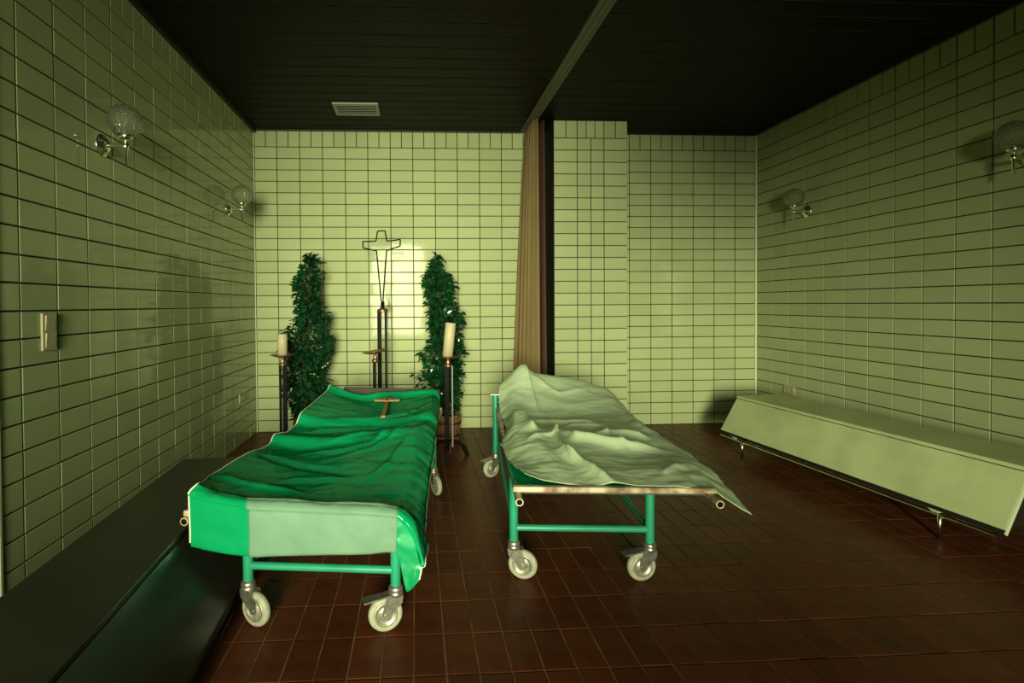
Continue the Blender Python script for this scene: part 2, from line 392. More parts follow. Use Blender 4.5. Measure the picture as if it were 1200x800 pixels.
for k in range(7): MB().tube([(-0.008 + 0.01 * (k % 2), -0.22 + 0.065 * k, ROOM_H - 0.024), (-0.008 + 0.01 * (k % 2), -0.22 + 0.065 * k, ROOM_H - 0.012)], 0.005, 6).build('glider', 'track', cu)

# ------------------------------------------------------------------ ceiling vent
ve = thing('ceiling_vent', (1.1, -0.62, ROOM_H), 'small slatted vent set in the dark ceiling', 'vent')
MB().box(-0.2, 0.2, -0.145, -0.118, -0.014, -0.001).box(-0.2, 0.2, 0.118, 0.145, -0.014, -0.001).box(-0.2, -0.172, -0.118, 0.118, -0.014, -0.001).box(0.172, 0.2, -0.118, 0.118, -0.014, -0.001).build('frame', 'vent', ve)
MB().box(-0.172, 0.172, -0.118, 0.118, -0.003, -0.001).build('backing', 'vent_dark', ve)
for k in range(6):
    y = -0.098 + 0.039 * k
    MB().bar((-0.17, y, -0.010), (0.17, y, -0.010), 0.026, 0.003, (0, -0.45, 1)).build('slat', 'vent', ve)

# ------------------------------------------------------------------ wall lamps
def sconce(wall_x, y, side, label):
    t = thing('wall_lamp', (wall_x, y, 2.118), label, 'wall lamp', 'glass globe wall lamps')
    s = side
    MB().lathe([(0.0, 0.036 * s), (0.022, 0.034 * s), (0.034, 0.026 * s), (0.040, 0.012 * s), (0.056, 0.007 * s), (0.060, 0.001 * s), (0.0, 0.001 * s)], 28, axis='x').build('wall_plate', 'chrome', t)
    MB().tube([(0.03 * s, 0, 0), (0.122 * s, 0, 0)], 0.011, 14).build('arm', 'chrome', t)
    MB().lathe([(0.0, -0.098), (0.007, -0.098), (0.008, -0.02), (0.014, -0.016), (0.015, 0.0), (0.013, 0.014), (0.009, 0.018), (0.009, 0.034), (0.03, 0.036), (0.033, 0.042), (0.033, 0.058), (0.028, 0.058), (0.0, 0.046)], 20, (0.12 * s, 0, 0)).build('stem', 'chrome', t)
    out = [(0.028, 0.052)] + [(0.0875 * math.sin(math.radians(a)), 0.1245 - 0.0875 * math.cos(math.radians(a)) * (0.94 if a < 90 else 1)) for a in range(22, 180, 12)] + [(0.0005, 0.212)]
    inn = [(max(0.0004, r - 0.004), h + (0.003 if h < 0.12 else -0.004)) for r, h in reversed(out)]
    outward(MB().lathe(out + inn + [out[0]], 32, (0.12 * s, 0, 0)).build('glass_globe', 'crackle', t))
    return t
sconce(0.0, -2.62, 1, 'nearer crackle glass globe lamp on the left wall')
sconce(0.0, -0.76, 1, 'farther crackle glass globe lamp on the left wall near the corner')
sconce(ROOM_W, -0.73, -1, 'crackle glass globe lamp on the right wall above the pale bench')
sconce(ROOM_W, -2.55, -1, 'globe lamp in deep shadow at the right picture edge')

# ------------------------------------------------------------------ switches and sockets
sw = thing('light_switch', (0, -3.055, 1.175), 'ivory double light switch on the left wall', 'switch')
bevel(MB().box(0.0008, 0.011, -0.0475, 0.0475, -0.082, 0.082).build('cover_plate', 'plastic', sw), 0.003)
for z in (0.038, -0.038):
    o = MB().hexa([(0.009, -0.031, z - 0.033), (0.0135, -0.031, z - 0.033), (0.0135, 0.031, z - 0.033), (0.009, 0.031, z - 0.033), (0.009, -0.031, z + 0.033), (0.019, -0.031, z + 0.033), (0.019, 0.031, z + 0.033), (0.009, 0.031, z + 0.033)]).build('rocker', 'plastic', sw)
def socket(x, y, z, s, label):
    t = thing('power_socket', (x, y, z), label, 'socket', 'double wall sockets')
    bevel(MB().box(min(0.0008 * s, 0.011 * s), max(0.0008 * s, 0.011 * s), -0.078, 0.078, -0.041, 0.041).build('cover_plate', 'plastic', t), 0.003)
    for dy in (-0.036, 0.036):
        q = MB().lathe([(0.027, 0.0112 * s), (0.024, 0.0150 * s), (0.021, 0.0150 * s), (0.020, 0.0118 * s), (0.0, 0.0118 * s)], 20, (0, dy, 0), 'x').build('outlet', 'plastic', t)
        for e in (-0.0095, 0.0095): MB().lathe([(0.003, 0.0121 * s), (0.0, 0.0122 * s)], 8, (0, dy + e, 0), 'x').build('pin_hole', 'plastic_hole', q)
socket(0.0, -0.47, 0.432, 1, 'ivory double socket low on the left wall near the corner')
socket(ROOM_W, -0.515, 0.425, -1, 'ivory double socket on the right wall just above the pale bench')

# ------------------------------------------------------------------ sloping benches
def bench(name, label, A, Bk, Bt, ang, length, mtop, mfront, side, edge):
    """A: far top front, Bk: far top back, Bt: far bottom front (world); the bench runs towards the viewer at angle ang."""
    d = Vector((math.sin(ang), -math.cos(ang), 0))
    A, Bk, Bt = Vector(A), Vector(Bk), Vector(Bt)
    base = Vector((A.x, A.y, 0))
    t = thing(name, base, label, 'bench')
    q = Vector((d.x, d.y, 0)); across = Vector((-d.y, d.x, 0)) * (1 if side > 0 else -1)
    a, k, b_ = A - base, Bk - base, Bt - base
    k = Vector((k.x, k.y, a.z)); E = d * length
    n = ((k - a).normalized()); fn = (b_ - a).cross(d).normalized()
    if fn.dot(n) > 0: fn = -fn
    th = 0.022
    bb = Vector((k.x, k.y, b_.z + 0.02))
    def slab(p0, p1, nrm, th_, nm, m_, e0=0.0, e1=0.0):
        P0, P1, P2, P3 = p0 + d * e0, p1 + d * e0, p1 + E - d * e1, p0 + E - d * e1
        c = [P0, P1, P2, P3] + [p + nrm * th_ for p in (P0, P1, P2, P3)]
        o = MB().hexa(c).build(nm, m_, t)
        bmh = bmesh.new(); bmh.from_mesh(o.data); bmesh.ops.recalc_face_normals(bmh, faces=bmh.faces); bmh.to_mesh(o.data); bmh.free()
        return bevel(o, 0.0035)
    slab(a + Vector((0, 0, -th)), k + Vector((0, 0, -th)), Z_, th, 'seat_board', mtop)
    slab(a - n * 0.0 + Vector((0, 0, -th - 0.002)) , b_, -fn, th, 'front_panel', mfront)
    # body under the boards
    in0 = a - fn * 0.024 + Vector((0, 0, -0.03)); in1 = b_ - fn * 0.024 + Vector((0, 0, 0.03))
    c = []
    for e in (0.02, length - 0.02):
        c.append([in1 + d * e, bb + d * e, k + Vector((0, 0, -0.024)) + d * e, in0 + d * e])
    o = MB().hexa(c[0] + c[1]).build('carcass', 'black', t)
    bmh = bmesh.new(); bmh.from_mesh(o.data); bmesh.ops.recalc_face_normals(bmh, faces=bmh.faces); bmh.to_mesh(o.data); bmh.free()
    # pale edge of the front panel
    nr = b_ + E + fn * 0.001 + d * 0.001; MB().bar(nr - fn * 0.012, a + E - fn * 0.012 + Vector((0, 0, -th)) + d * 0.001, 0.004, 0.020, fn).build('edge_strip', edge, t)
    # rails and legs
    off = -fn * 0.03; off.z = 0
    r0 = b_ + Vector((0, 0, -0.026)) - n * 0.004
    r1 = b_ + Vector((0, 0, -0.030)) + n * 0.06
    MB().tube([r0 + d * 0.02, r0 + E - d * 0.03], 0.0065, 10).build('rail', 'chrome' if side > 0 else 'iron', t)
    MB().tube([r1 + d * 0.05, r1 + E - d * 0.09], 0.0065, 10).build('rail', 'chrome' if side > 0 else 'iron', t)
    MB().bar(b_ + d * 0.0 + n * 0.01 + Vector((0, 0, 0.006)), b_ + d * length + n * 0.01 + Vector((0, 0, 0.006)), 0.02, 0.02).build('edge_profile', 'black', t)
    for e in (0.30, length - 0.29):
        for w_ in (-0.008, 0.34):
            p = b_ + n * w_ + d * e
            lg = MB().lathe([(0.0, 0.018), (0.009, 0.018), (0.0115, b_.z - 0.02), (0.0, b_.z - 0.02)], 12, (p.x, p.y, 0)).build('leg', 'chrome', t)
            MB().lathe([(0.0, 0.0), (0.010, 0.0), (0.010, 0.020), (0.0, 0.020)], 12, (p.x, p.y, 0)).build('foot_cap', 'iron', lg)
    for e in (0.16, length - 0.36):
        p = b_ + d * e - fn * 0.0 + Vector((0, 0, -0.004))
        MB().hexa([p + d * 0.018 + Vector((0, 0, -0.012)) - fn * 0.006, p + d * 0.052 + Vector((0, 0, -0.012)) - fn * 0.006, p + d * 0.052 + Vector((0, 0, -0.012)), p + d * 0.018 + Vector((0, 0, -0.012)),
                   p - fn * 0.006, p + d * 0.07 - fn * 0.006, p + d * 0.07, p]).build('bracket_tab', edge, t)
    return t
bench('bench', 'pale green sloping-front bench on thin chrome legs along the right wall', (4.471, -0.885, 0.45), (4.866, -0.85, 0.45), (4.287, -0.93, 0.145), math.radians(5.0), 2.14, 'bench', 'bench', 1, 'bench_edge')
bench('bench', 'sloping-front bench along the left wall with its shade painted in', (0.700, -2.50, 0.45), (0.345, -2.52, 0.45), (0.828, -2.46, 0.085), math.radians(3.0), 2.45, 'bench_shaded', 'bench_shaded', -1, 'bench_shaded')

# ------------------------------------------------------------------ trolleys
def frame(o, yaw):
    ev = Vector((math.sin(yaw), math.cos(yaw), 0)); eu = Vector((math.cos(yaw), -math.sin(yaw), 0))
    return Vector(o), eu, ev
OL, UL, VL = frame((1.16, -3.52, 0), math.radians(7.5))
OR, UR, VR = frame((2.41, -3.40, 0), math.radians(6.0))

def caster(t, u, v, swivel, ztop, brake):
    """swivel: direction in which the wheel trails, radians from +u"""
    R = Matrix.Rotation(swivel, 4, 'Z'); R.translation = (u, v, 0)
    tr_, wr_ = 0.042, 0.068
    b0 = MB()
    b0.lathe([(0.0, ztop + 0.012), (0.022, ztop + 0.012), (0.028, ztop + 0.004), (0.030, ztop - 0.006), (0.026, ztop - 0.010), (0.030, ztop - 0.014), (0.030, ztop - 0.026), (0.0, ztop - 0.026)], 20)
    zt = ztop - 0.024
    for s in (-1, 1):
        y0, y1 = (0.019, 0.0225) if s > 0 else (-0.0225, -0.019)
        prof = [(-0.026, zt), (0.040, zt - 0.002), (tr_ + 0.016, wr_ + 0.010), (tr_ + 0.012, wr_ - 0.012), (tr_ - 0.010, wr_ - 0.014), (tr_ - 0.016, wr_ - 0.002), (-0.022, zt - 0.030)]
        vs = [(x, y0, z) for x, z in prof] + [(x, y1, z) for x, z in prof]; n = len(prof)
        b0.add(vs, [tuple(range(n)), tuple(range(2 * n - 1, n - 1, -1))] + [(i, i + n, (i + 1) % n + n, (i + 1) % n) for i in range(n)])
    b0.box(-0.026, 0.040, -0.0225, 0.0225, zt - 0.003, zt + 0.001)
    b0.tube([(tr_, -0.027, wr_), (tr_, 0.027, wr_)], 0.008, 10)
    c = b0.xf(R).build('caster', 'steel', t)
    MB().lathe([(0.047, -0.014), (0.058, -0.0165), (0.065, -0.012), (wr_, -0.005), (wr_, 0.005), (0.065, 0.012), (0.058, 0.0165), (0.047, 0.014)], 36, (tr_, 0, wr_), 'y').xf(R).build('tyre', 'rubber', c)
    MB().lathe([(0.0, -0.0135), (0.020, -0.0135), (0.024, -0.008), (0.036, -0.007), (0.040, -0.0145), (0.0475, -0.0145), (0.0475, 0.0145), (0.040, 0.0145), (0.036, 0.007), (0.024, 0.008), (0.020, 0.0135), (0.0, 0.0135)], 30, (tr_, 0, wr_), 'y').xf(R).build('hub', 'hub', c)
    if brake:
        z = zt - 0.006
        MB().hexa([(0.005, -0.021, z + 0.0075), (0.128, -0.024, z - 0.010), (0.128, 0.024, z - 0.010), (0.005, 0.021, z + 0.0075), (0.005, -0.021, z + 0.014), (0.128, -0.024, z - 0.004), (0.128, 0.024, z - 0.004), (0.005, 0.021, z + 0.014)]).xf(R).build('brake_pedal', 'steel', c)

def trolley(name, label, O, yaw, u0, u1, v0, v1, swivels, tall_rear):
    t = thing(name, O, label, 'trolley', None, -yaw)
    zt = 0.165; ztop = 0.478 if tall_rear else 0.455; zr = 0.235; r = 0.0205
    for i, (u, v) in enumerate(((u0, v0), (u1, v0), (u0, v1), (u1, v1))):
        top = tall_rear if (v == v1 and tall_rear) else ztop
        if tall_rear and v == v1 and u == u0: u -= 0.022
        lg = MB().tube([(u, v, zt + 0.004), (u, v, top)], r, 16).build('post', 'enamel', t)
        if v == v1 and tall_rear: MB().box(u - 0.035, u + 0.03, v - 0.03, v + 0.03, top - 0.001, top + 0.004).build('top_plate', 'steel', lg)
        caster(t, u, v, *([swivels[i][0], zt, swivels[i][1]]))
    for v in (v0, v1):
        MB().tube([(u0, v, zr), (u1, v, zr)], 0.0155, 14).build('cross_rail', 'enamel', t)
        MB().tube([(u0, v, ztop - 0.02), (u1, v, ztop - 0.02)], 0.0155, 14).build('top_rail', 'enamel', t)
    for u in (u0, u1):
        MB().tube([(u, v0, zr), (u, v1, zr)], 0.0155, 14).build('side_rail', 'enamel', t)
        MB().tube([(u, v0, ztop - 0.02), (u, v1, ztop - 0.02)], 0.0155, 14).build('top_rail', 'enamel', t)
    return t
trolley('mortuary_trolley', 'turquoise tubular trolley on casters under the dark green sheet', OL, math.radians(7.5), -0.25, 0.352, 0.175, 1.7,
        [(math.radians(-22), False), (math.radians(200), True), (math.radians(40), False), (math.radians(-60), False)], None)
trolley('mortuary_trolley', 'turquoise tubular trolley on casters under the pale green sheet', OR, math.radians(6.0), -0.377, 0.25, 0.335, 1.81,
        [(math.radians(-14), False), (math.radians(190), True), (math.radians(215), True), (math.radians(-50), False)], 0.612)

def litter(name, label, O, yaw, hw, L_, z, headboard, hd, roll, pan, pu):
    t = thing(name, O, label, 'stretcher', None, -yaw); t.rotation_euler = (0, roll, -yaw)
    for u in (-pu, pu):
        q = MB()
        q.tube([(u, -hd, z - 0.015), (u, L_, z - 0.015)], 0.0155, 18, cap=False)
        q.lathe([(0.0155, -hd), (0.0115, -hd)], 18, (u, 0, z - 0.015), 'y')
        p = q.build('carrying_pole', 'cream_bar', t)
        MB().lathe([(0.0115, -hd), (0.0115, -hd + 0.05), (0.0, -hd + 0.05)], 18, (u, 0, z - 0.015), 'y').build('hollow_end', 'black', p)  # bore coloured black for the shade inside the open tube
    for v in (0.012, L_ - 0.012):
        bevel(MB().box(-hw - 0.012, hw + 0.012, v - 0.014, v + 0.014, z - 0.001, z + 0.021).build('cross_bar', 'cream_bar', t), 0.004)
    MB().box(-hw + 0.016, hw - 0.016, 0.028, L_ - 0.028, z - pan - 0.006, z - pan).build('tray', 'tray', t)
    for k in range(1, 5):
        v = L_ * k / 5; MB().box(-hw + 0.014, hw - 0.014, v - 0.012, v + 0.012, z - pan - 0.014, z - pan - 0.0065).build('slat', 'steel', t)
    if headboard: bevel(MB().box(-hw + 0.02, hw - 0.01, L_ + 0.003, L_ + 0.022, z - 0.03, headboard).build('headboard', 'wood_dark', t), 0.004)
    return t
def atv(x, y, O, ev, v):                 # where the view ray meets the upright plane at distance v along the bed
    d = ray(x, y); t = ((O - CAM).dot(ev) + v) / d.dot(ev); return CAM + d * t
ZL, ZR = 0.492, 0.520
litter('litter', 'pole litter with brown headboard under the dark green sheet', OL - UL * 0.03, math.radians(7.5), 0.385, 2.12, ZL, atv(465, 454.5, OL, VL, 2.14).z, 0.015, 0.02, 0.03, 0.385)
litter('litter', 'pole litter with worn cream front bar under the pale green sheet', OR, math.radians(6.0), 0.392, 2.05, ZR, None, 0.075, 0.0, 0.010, 0.384)

# ------------------------------------------------------------------ sheets
def cr(p0, p1, p2, p3, t):
    return 0.5 * ((2 * p1) + (p2 - p0) * t + (2 * p0 - 5 * p1 + 4 * p2 - p3) * t * t + (3 * p1 - p0 - 3 * p2 + p3) * t * t * t)
def spline(pts, n, soft=1.0):
    out = []
    for i in range(len(pts) - 1):
        a, b_ = pts[i], pts[i + 1]
        p0 = pts[i - 1] if i else a * 2 - b_; p3 = pts[i + 2] if i + 2 < len(pts) else b_ * 2 - a
        for k in range(n): 
            t = k / n; out.append(cr(p0, a, b_, p3, t) * soft + (a.lerp(b_, t)) * (1 - soft))
    return out + [pts[-1]]
def seg_d(p, a, b_):
    ab = b_ - a; l = ab.length_squared
    t = 0 if l == 0 else max(0, min(1, (p - a).dot(ab) / l)); return (p - a - ab * t).length, t
def ridge_height(p, ridges):
    h = 0
    for pts, w, amp in ridges:
        best = 9; tt = 0; n = len(pts) - 1
        for i in range(n):
            d, t = seg_d(p, pts[i], pts[i + 1])
            if d < best: best = d; tt = (i + t) / n
        if best < 3 * w:
            taper = min(1, 4 * tt + 0.15, 4 * (1 - tt) + 0.15)
            h += amp * taper * math.exp(-1.35 * (math.sqrt(best * best + (0.3 * w) ** 2) - 0.3 * w) / w) if amp > 0 else amp * taper * math.exp(-(best / w) ** 2)
    return h
def crinkle(p, sc, seed, ax=(1, 1)):
    h = 0; a = 1.0
    for k in range(3):
        n_ = noise.noise(Vector((p.x * sc * ax[0] + seed, p.y * sc * ax[1] - seed, p.z * sc)))
        h += a * (0.5 - abs(n_)); a *= 0.5; sc *= 2.1
    return h
def sheet(name, label, m, rows, nr, ncol, ridges, crk, soft, parent=None, hem=None, cat='sheet'):
    dense_rows = [spline(r, ncol, soft) for r in rows]
    W_ = len(dense_rows[0]); cols_ = [spline([r[i] for r in dense_rows], nr, soft) for i in range(W_)]
    H_ = len(cols_[0])
    G = [[cols_[i][j].copy() for i in range(W_)] for j in range(H_)]
    Nn = [[None] * W_ for _ in range(H_)]
    for j in range(H_):
        for i in range(W_):
            a = G[j][min(i + 1, W_ - 1)] - G[j][max(i - 1, 0)]; b_ = G[min(j + 1, H_ - 1)][i] - G[max(j - 1, 0)][i]
            n_ = a.cross(b_)
            n_ = n_.normalized() if n_.length > 1e-9 else Z_.copy()
            if n_.z < -0.2: n_ = -n_
            Nn[j][i] = n_
    # the row direction decides which way is out: flip when most point down
    if sum(n_.z for r in Nn for n_ in r) < 0: Nn = [[-n_ for n_ in r] for r in Nn]
    vs = []
    for j in range(H_):
        for i in range(W_):
            p = G[j][i]; n_ = Nn[j][i]
            h = ridge_height(Vector((p.x, p.y)), ridges) * max(0, n_.z)
            for (sc, amp, seed, ax) in crk: h += amp * crinkle(p, sc, seed, ax)
            vs.append(p + n_ * h)
    fs = [(j * W_ + i, (j + 1) * W_ + i, (j + 1) * W_ + i + 1, j * W_ + i + 1) for j in range(H_ - 1) for i in range(W_ - 1)]
    o = MB().add(vs, fs, True).build(name, m, parent)
    md = o.modifiers.new('thickness', 'SOLIDIFY'); md.thickness = 0.0015; md.offset = 0
    if label: tag(o, label, cat)
    return o, vs, W_, H_
def plane_line(pts, z): return [Vector((at(x, y, Z=z).x, at(x, y, Z=z).y)) for x, y in pts]

# green sheet on the left trolley
LR = [(2.16, [(392, 472), (408, 472), (425, 475), (447, 474), (468, 473), (490, 472), (510, 470), (514, 476), (516, 492)]),
      (2.06, [(387, 452), (405, 459), (425, 463.5), (447, 460), (468, 459.5), (490, 458), (510, 457.5), (514.5, 465), (516, 484)]),
      (1.99, [(383, 459), (402, 466), (425, 471), (447, 469), (468, 468), (490, 467), (508, 464), (514, 472), (516, 489)]),
      (1.60, [(366, 474), (394, 481), (425, 485), (452, 486), (473, 485), (493, 482), (507, 477), (513, 487), (514, 504)]),
      (1.36, [(353, 485), (375, 492), (405, 495), (434, 495.5), (460, 493), (484, 489), (503, 485), (511, 496), (512, 515)]),
      (1.29, [(347, 499), (372, 502), (403, 504), (432, 504), (458, 502), (481, 498), (501, 494), (510, 504), (511, 522)]),
      (1.12, [(337, 508), (368, 511), (400, 511), (430, 510), (455, 508.5), (478, 505), (498, 499), (509, 510), (510, 530)]),
      (0.98, [(322, 510.5), (345, 513), (372, 515), (404, 515), (434, 513), (460, 508), (484, 503), (505, 517), (509, 540)]),
      (0.90, [(315, 523), (340, 529), (370, 529), (403, 527), (434, 523), (460, 517), (485, 511), (505, 526), (508, 549)]),
      (0.60, [(287, 535), (318, 540), (355, 542), (392, 542), (425, 542), (455, 541), (485, 540), (501, 553), (504, 580)]),
      (0.25, [(248, 559), (285, 565), (325, 569), (365, 571), (403, 572), (438, 574), (476, 577), (494, 592), (500, 625)]),
      (0.07, [(236, 569), (262, 579), (297, 585), (337, 588), (381, 591), (427, 594), (470, 598), (488, 612), (498, 648)]),
      (0.00, [(231, 569), (250, 579), (290, 586), (335, 588), (380, 590.5), (425, 592.5), (466, 596), (484, 612), (496, 654)]),
      (-0.032, [(221, 582), (249, 589), (290, 595), (335, 597), (380, 599), (425, 601), (466, 605), (484, 628), (495, 664)]),
      (-0.04, [(222, 641), (252, 648), (291, 653), (335, 652), (380, 651), (425, 650), (464, 649), (476, 694), (490, 682)])]
rowsL = [[atv(x, y, OL, VL, v) for x, y in r] for v, r in LR]
ridL = []
for pts, w, a in [([(392, 495), (434, 497), (475, 493), (505, 484)], 0.03, 0.014), ([(355, 506), (405, 502), (450, 501)], 0.025, 0.012),
                  ([(380, 517), (430, 513), (470, 507), (495, 498)], 0.022, 0.014), ([(350, 528), (400, 527), (440, 520), (480, 505)], 0.03, 0.016),
                  ([(400, 533), (440, 526), (478, 512)], 0.025, 0.012), ([(340, 562), (380, 561), (410, 561)], 0.02, 0.006),
                  ([(250, 566), (300, 574), (360, 579)], 0.03, 0.012), ([(430, 560), (455, 545), (480, 520)], 0.022, 0.009),
                  ([(355, 471), (395, 464), (425, 466)], 0.03, 0.008), ([(300, 533), (350, 545), (420, 556)], 0.03, -0.010)]:
    ridL.append((plane_line(pts, 0.54), w, a))
NRL, NCL = 16, 16
shL, vsL, WL, HL = sheet('green_sheet', 'glossy dark green plastic sheet draped over the left trolley', 'green_sheet', rowsL, NRL, NCL, [(p, w * 0.8, a * 1.5) for p, w, a in ridL],
                         [(3.0, 0.008, 3.1, (0.6, 1.6)), (7.0, 0.008, 8.2, (0.7, 1.4)), (17.0, 0.002, 1.7, (0.8, 1.2))], 0.55)
pv = []; pf = []; i0, i1 = 2 * NCL, 6 * NCL + 1; j0, j1 = 11 * NRL + 6, HL
for j in range(j0, j1):
    for i in range(i0, i1): pv.append(Vector(vsL[j * WL + i]) - VL * (0.0035 if j > 12 * NRL - 4 else 0.0) + Z_ * (0.003 if j < 12 * NRL + 4 else 0))
w_ = i1 - i0
for j in range(j1 - j0 - 1):
    for i in range(w_ - 1): pf.append((j * w_ + i, (j + 1) * w_ + i, (j + 1) * w_ + i + 1, j * w_ + i + 1))
pan = MB().add(pv, pf, True).build('pale_folded_panel', 'sheet_panel', shL); tag(pan, 'paler matt panel of the sheet hanging over the front end')
md = pan.modifiers.new('thickness', 'SOLIDIFY'); md.thickness = 0.0012; md.offset = 0
hp = [Vector(vsL[j * WL]) + Vector((-0.002, 0, 0.0015)) for j in range(NRL, HL, 3)]
MB().tube(hp, 0.0032, 6).build('white_hem', 'white_hem', shL)
hp = [Vector(vsL[j * WL + WL - 1]) + Vector((0.001, 0, 0)) for j in range(60, HL, 3)]
MB().tube(hp, 0.0028, 6).build('white_hem', 'white_hem', shL)

# pale sheet on the right trolley (rows given by their distance from the back wall)
RR = [(-1.33, [(590, 486), (606, 480), (622, 478), (640, 478), (664, 478), (690, 480), (712, 482), (722, 486)]),
      (-1.46, [(586, 452), (598, 441), (611, 428.5), (626, 438.5), (655, 442), (685, 448), (708, 454.5), (719, 463)]),
      (-1.66, [(586, 474), (602, 462), (618, 460), (640, 462), (665, 463), (690, 463), (713, 466), (729, 476)]),
      (-1.95, [(588, 495), (602, 487), (620, 489), (645, 491), (672, 490), (700, 486), (727, 484), (744, 491)]),
      (-2.30, [(595, 502), (605, 485), (624, 498), (650, 499), (685, 498), (720, 499), (749, 500), (767, 508)]),
      (-2.60, [(590, 520), (604, 505), (626, 505), (652, 511), (690, 510), (726, 509), (766, 513), (790, 524)]),
      (-2.90, [(595, 538), (611, 528), (632, 521), (654, 530), (692, 528), (737, 531), (786, 532), (817, 540)]),
      (-3.15, [(604, 550), (624, 549), (650, 545), (672, 549), (704, 549), (748, 548), (800, 547), (838, 558)]),
      (-3.34, [(614, 558), (638, 567), (662, 570), (692, 571), (730, 570), (774, 572), (830, 579), (879, 606)])]
rowsR = [[at(x, y, Y=Y) for x, y in r] for Y, r in RR]
rowsR[-1] = [atv(x, y, OR, VR, v) for (x, y), v in zip(RR[-1][1], (0.06, 0.045, 0.04, 0.035, 0.03, 0.02, -0.005, -0.06))]     # the front hem follows the bar
ridR = []
for pts, w, a in [([(615, 490), (670, 492.5), (706, 495)], 0.03, 0.018), ([(660, 497.5), (715, 498)], 0.025, 0.014), ([(680, 511), (732, 507), (760, 509)], 0.03, 0.02),
                  ([(655, 506), (677, 515), (709, 519), (740, 522), (780, 520)], 0.04, 0.034), ([(645, 502), (651, 515), (657, 529), (680, 540)], 0.035, 0.035),
                  ([(606, 486), (618, 505), (628, 512)], 0.03, 0.03), ([(620, 520), (645, 513), (652, 505)], 0.022, 0.016),
                  ([(656, 530), (690, 545), (720, 560)], 0.03, 0.022), ([(700, 500), (718, 514), (740, 530)], 0.02, 0.010),
                  ([(800, 528), (825, 552), (860, 588)], 0.022, 0.007), ([(780, 524), (800, 545), (842, 575)], 0.025, -0.004), ([(775, 552), (785, 545), (800, 538)], 0.02, 0.010),
                  ([(620, 466), (655, 470), (690, 467)], 0.03, 0.010), ([(600, 456), (622, 470), (630, 478)], 0.02, 0.012), ([(735, 476), (745, 492), (770, 505)], 0.025, 0.014)]:
    ridR.append((plane_line(pts, 0.57), w, a))
shR, vsR, WR, HR = sheet('pale_sheet', 'pale green crumpled sheet with pointed corner draped over the right trolley', 'pale_sheet', rowsR, 28, 20, [(p, w * 0.85, a * 1.5) for p, w, a in ridR],
                         [(2.6, 0.016, 5.5, (0.8, 1.3)), (6.0, 0.006, 2.2, (0.8, 1.3)), (15.0, 0.002, 9.7, (0.8, 1.2))], 0.55)
# green sheet underneath, showing along the front bar
ur = [(0.95, 0.513), (0.6, 0.515), (0.4, 0.517), (0.2, 0.521), (0.036, 0.530)]
rowsU = []
for v, z in ur:
    r = []
    for k, u in enumerate((-0.40, -0.33, -0.2, -0.07, 0.07, 0.2, 0.33, 0.385)):
        zz = z + (0.006 * math.sin(k * 2.3 + v * 3) if v < 0.5 else 0.0) - (0.004 if k in (0, 7) else 0)
        zz = max(0.526, min(zz, 0.536)) if v < 0.1 else zz
        r.append(OR + UR * u + VR * v + Z_ * max(zz, 0.514))
    rowsU.append(r)
sheet('under_sheet', 'bright green sheet showing along the cream bar beneath the pale sheet', 'green_sheet', rowsU, 10, 8, [], [(9.0, 0.004, 4.4, (1, 1))], 0.8)

# ------------------------------------------------------------------ crucifix on the green sheet
def top_of(vs, x, y):
    best = None
    for v in vs:
        d = (v[0] - x) ** 2 + (v[1] - y) ** 2
        if best is None or d < best[0]: best = (d, v[2])
    return best[1]
ca = at(455.5, 472.5, Z=0.56); cb = at(449, 494, Z=0.56)
za = max(top_of(vsL, ca.x, ca.y), top_of(vsL, (ca.x + cb.x) / 2, (ca.y + cb.y) / 2)) + 0.022; zb = top_of(vsL, cb.x, cb.y) + 0.018
ca.z = za; cb.z = zb
cx_ = thing('crucifix', cb, 'small brown wooden crucifix lying on the dark green sheet', 'crucifix')
dv = (ca - cb); dl = dv.length; dn = dv.normalized()
sd = Vector((1, -0.05, 0.0)).normalized(); nn = sd.cross(dn).normalized()
if nn.z < 0: nn = -nn
bevel(MB().bar((0, 0, 0), dv, 0.026, 0.016, nn).build('upright', 'cross_wood', cx_), 0.002)
mid = dn * (dl * 0.70) + nn * 0.014
bevel(MB().bar(mid - sd * 0.088, mid + sd * 0.088, 0.026, 0.014, nn).build('cross_beam', 'cross_wood', cx_), 0.002)
fb = MB(); c0 = mid + nn * 0.012
fb.tube([c0 - dn * 0.085, c0 - dn * 0.03, c0 + dn * 0.004], [0.005, 0.009, 0.008], 8)
fb.tube([c0 - sd * 0.05 + dn * 0.015, c0 - sd * 0.01, c0 + sd * 0.01, c0 + sd * 0.05 + dn * 0.015], 0.004, 6)
fb.lathe([(0.0, -0.008), (0.006, -0.005), (0.0085, 0.0), (0.006, 0.006), (0.0, 0.009)], 8, c0 + dn * 0.018 + nn * 0.004)
fb.build('metal_figure', 'bronze', cx_)

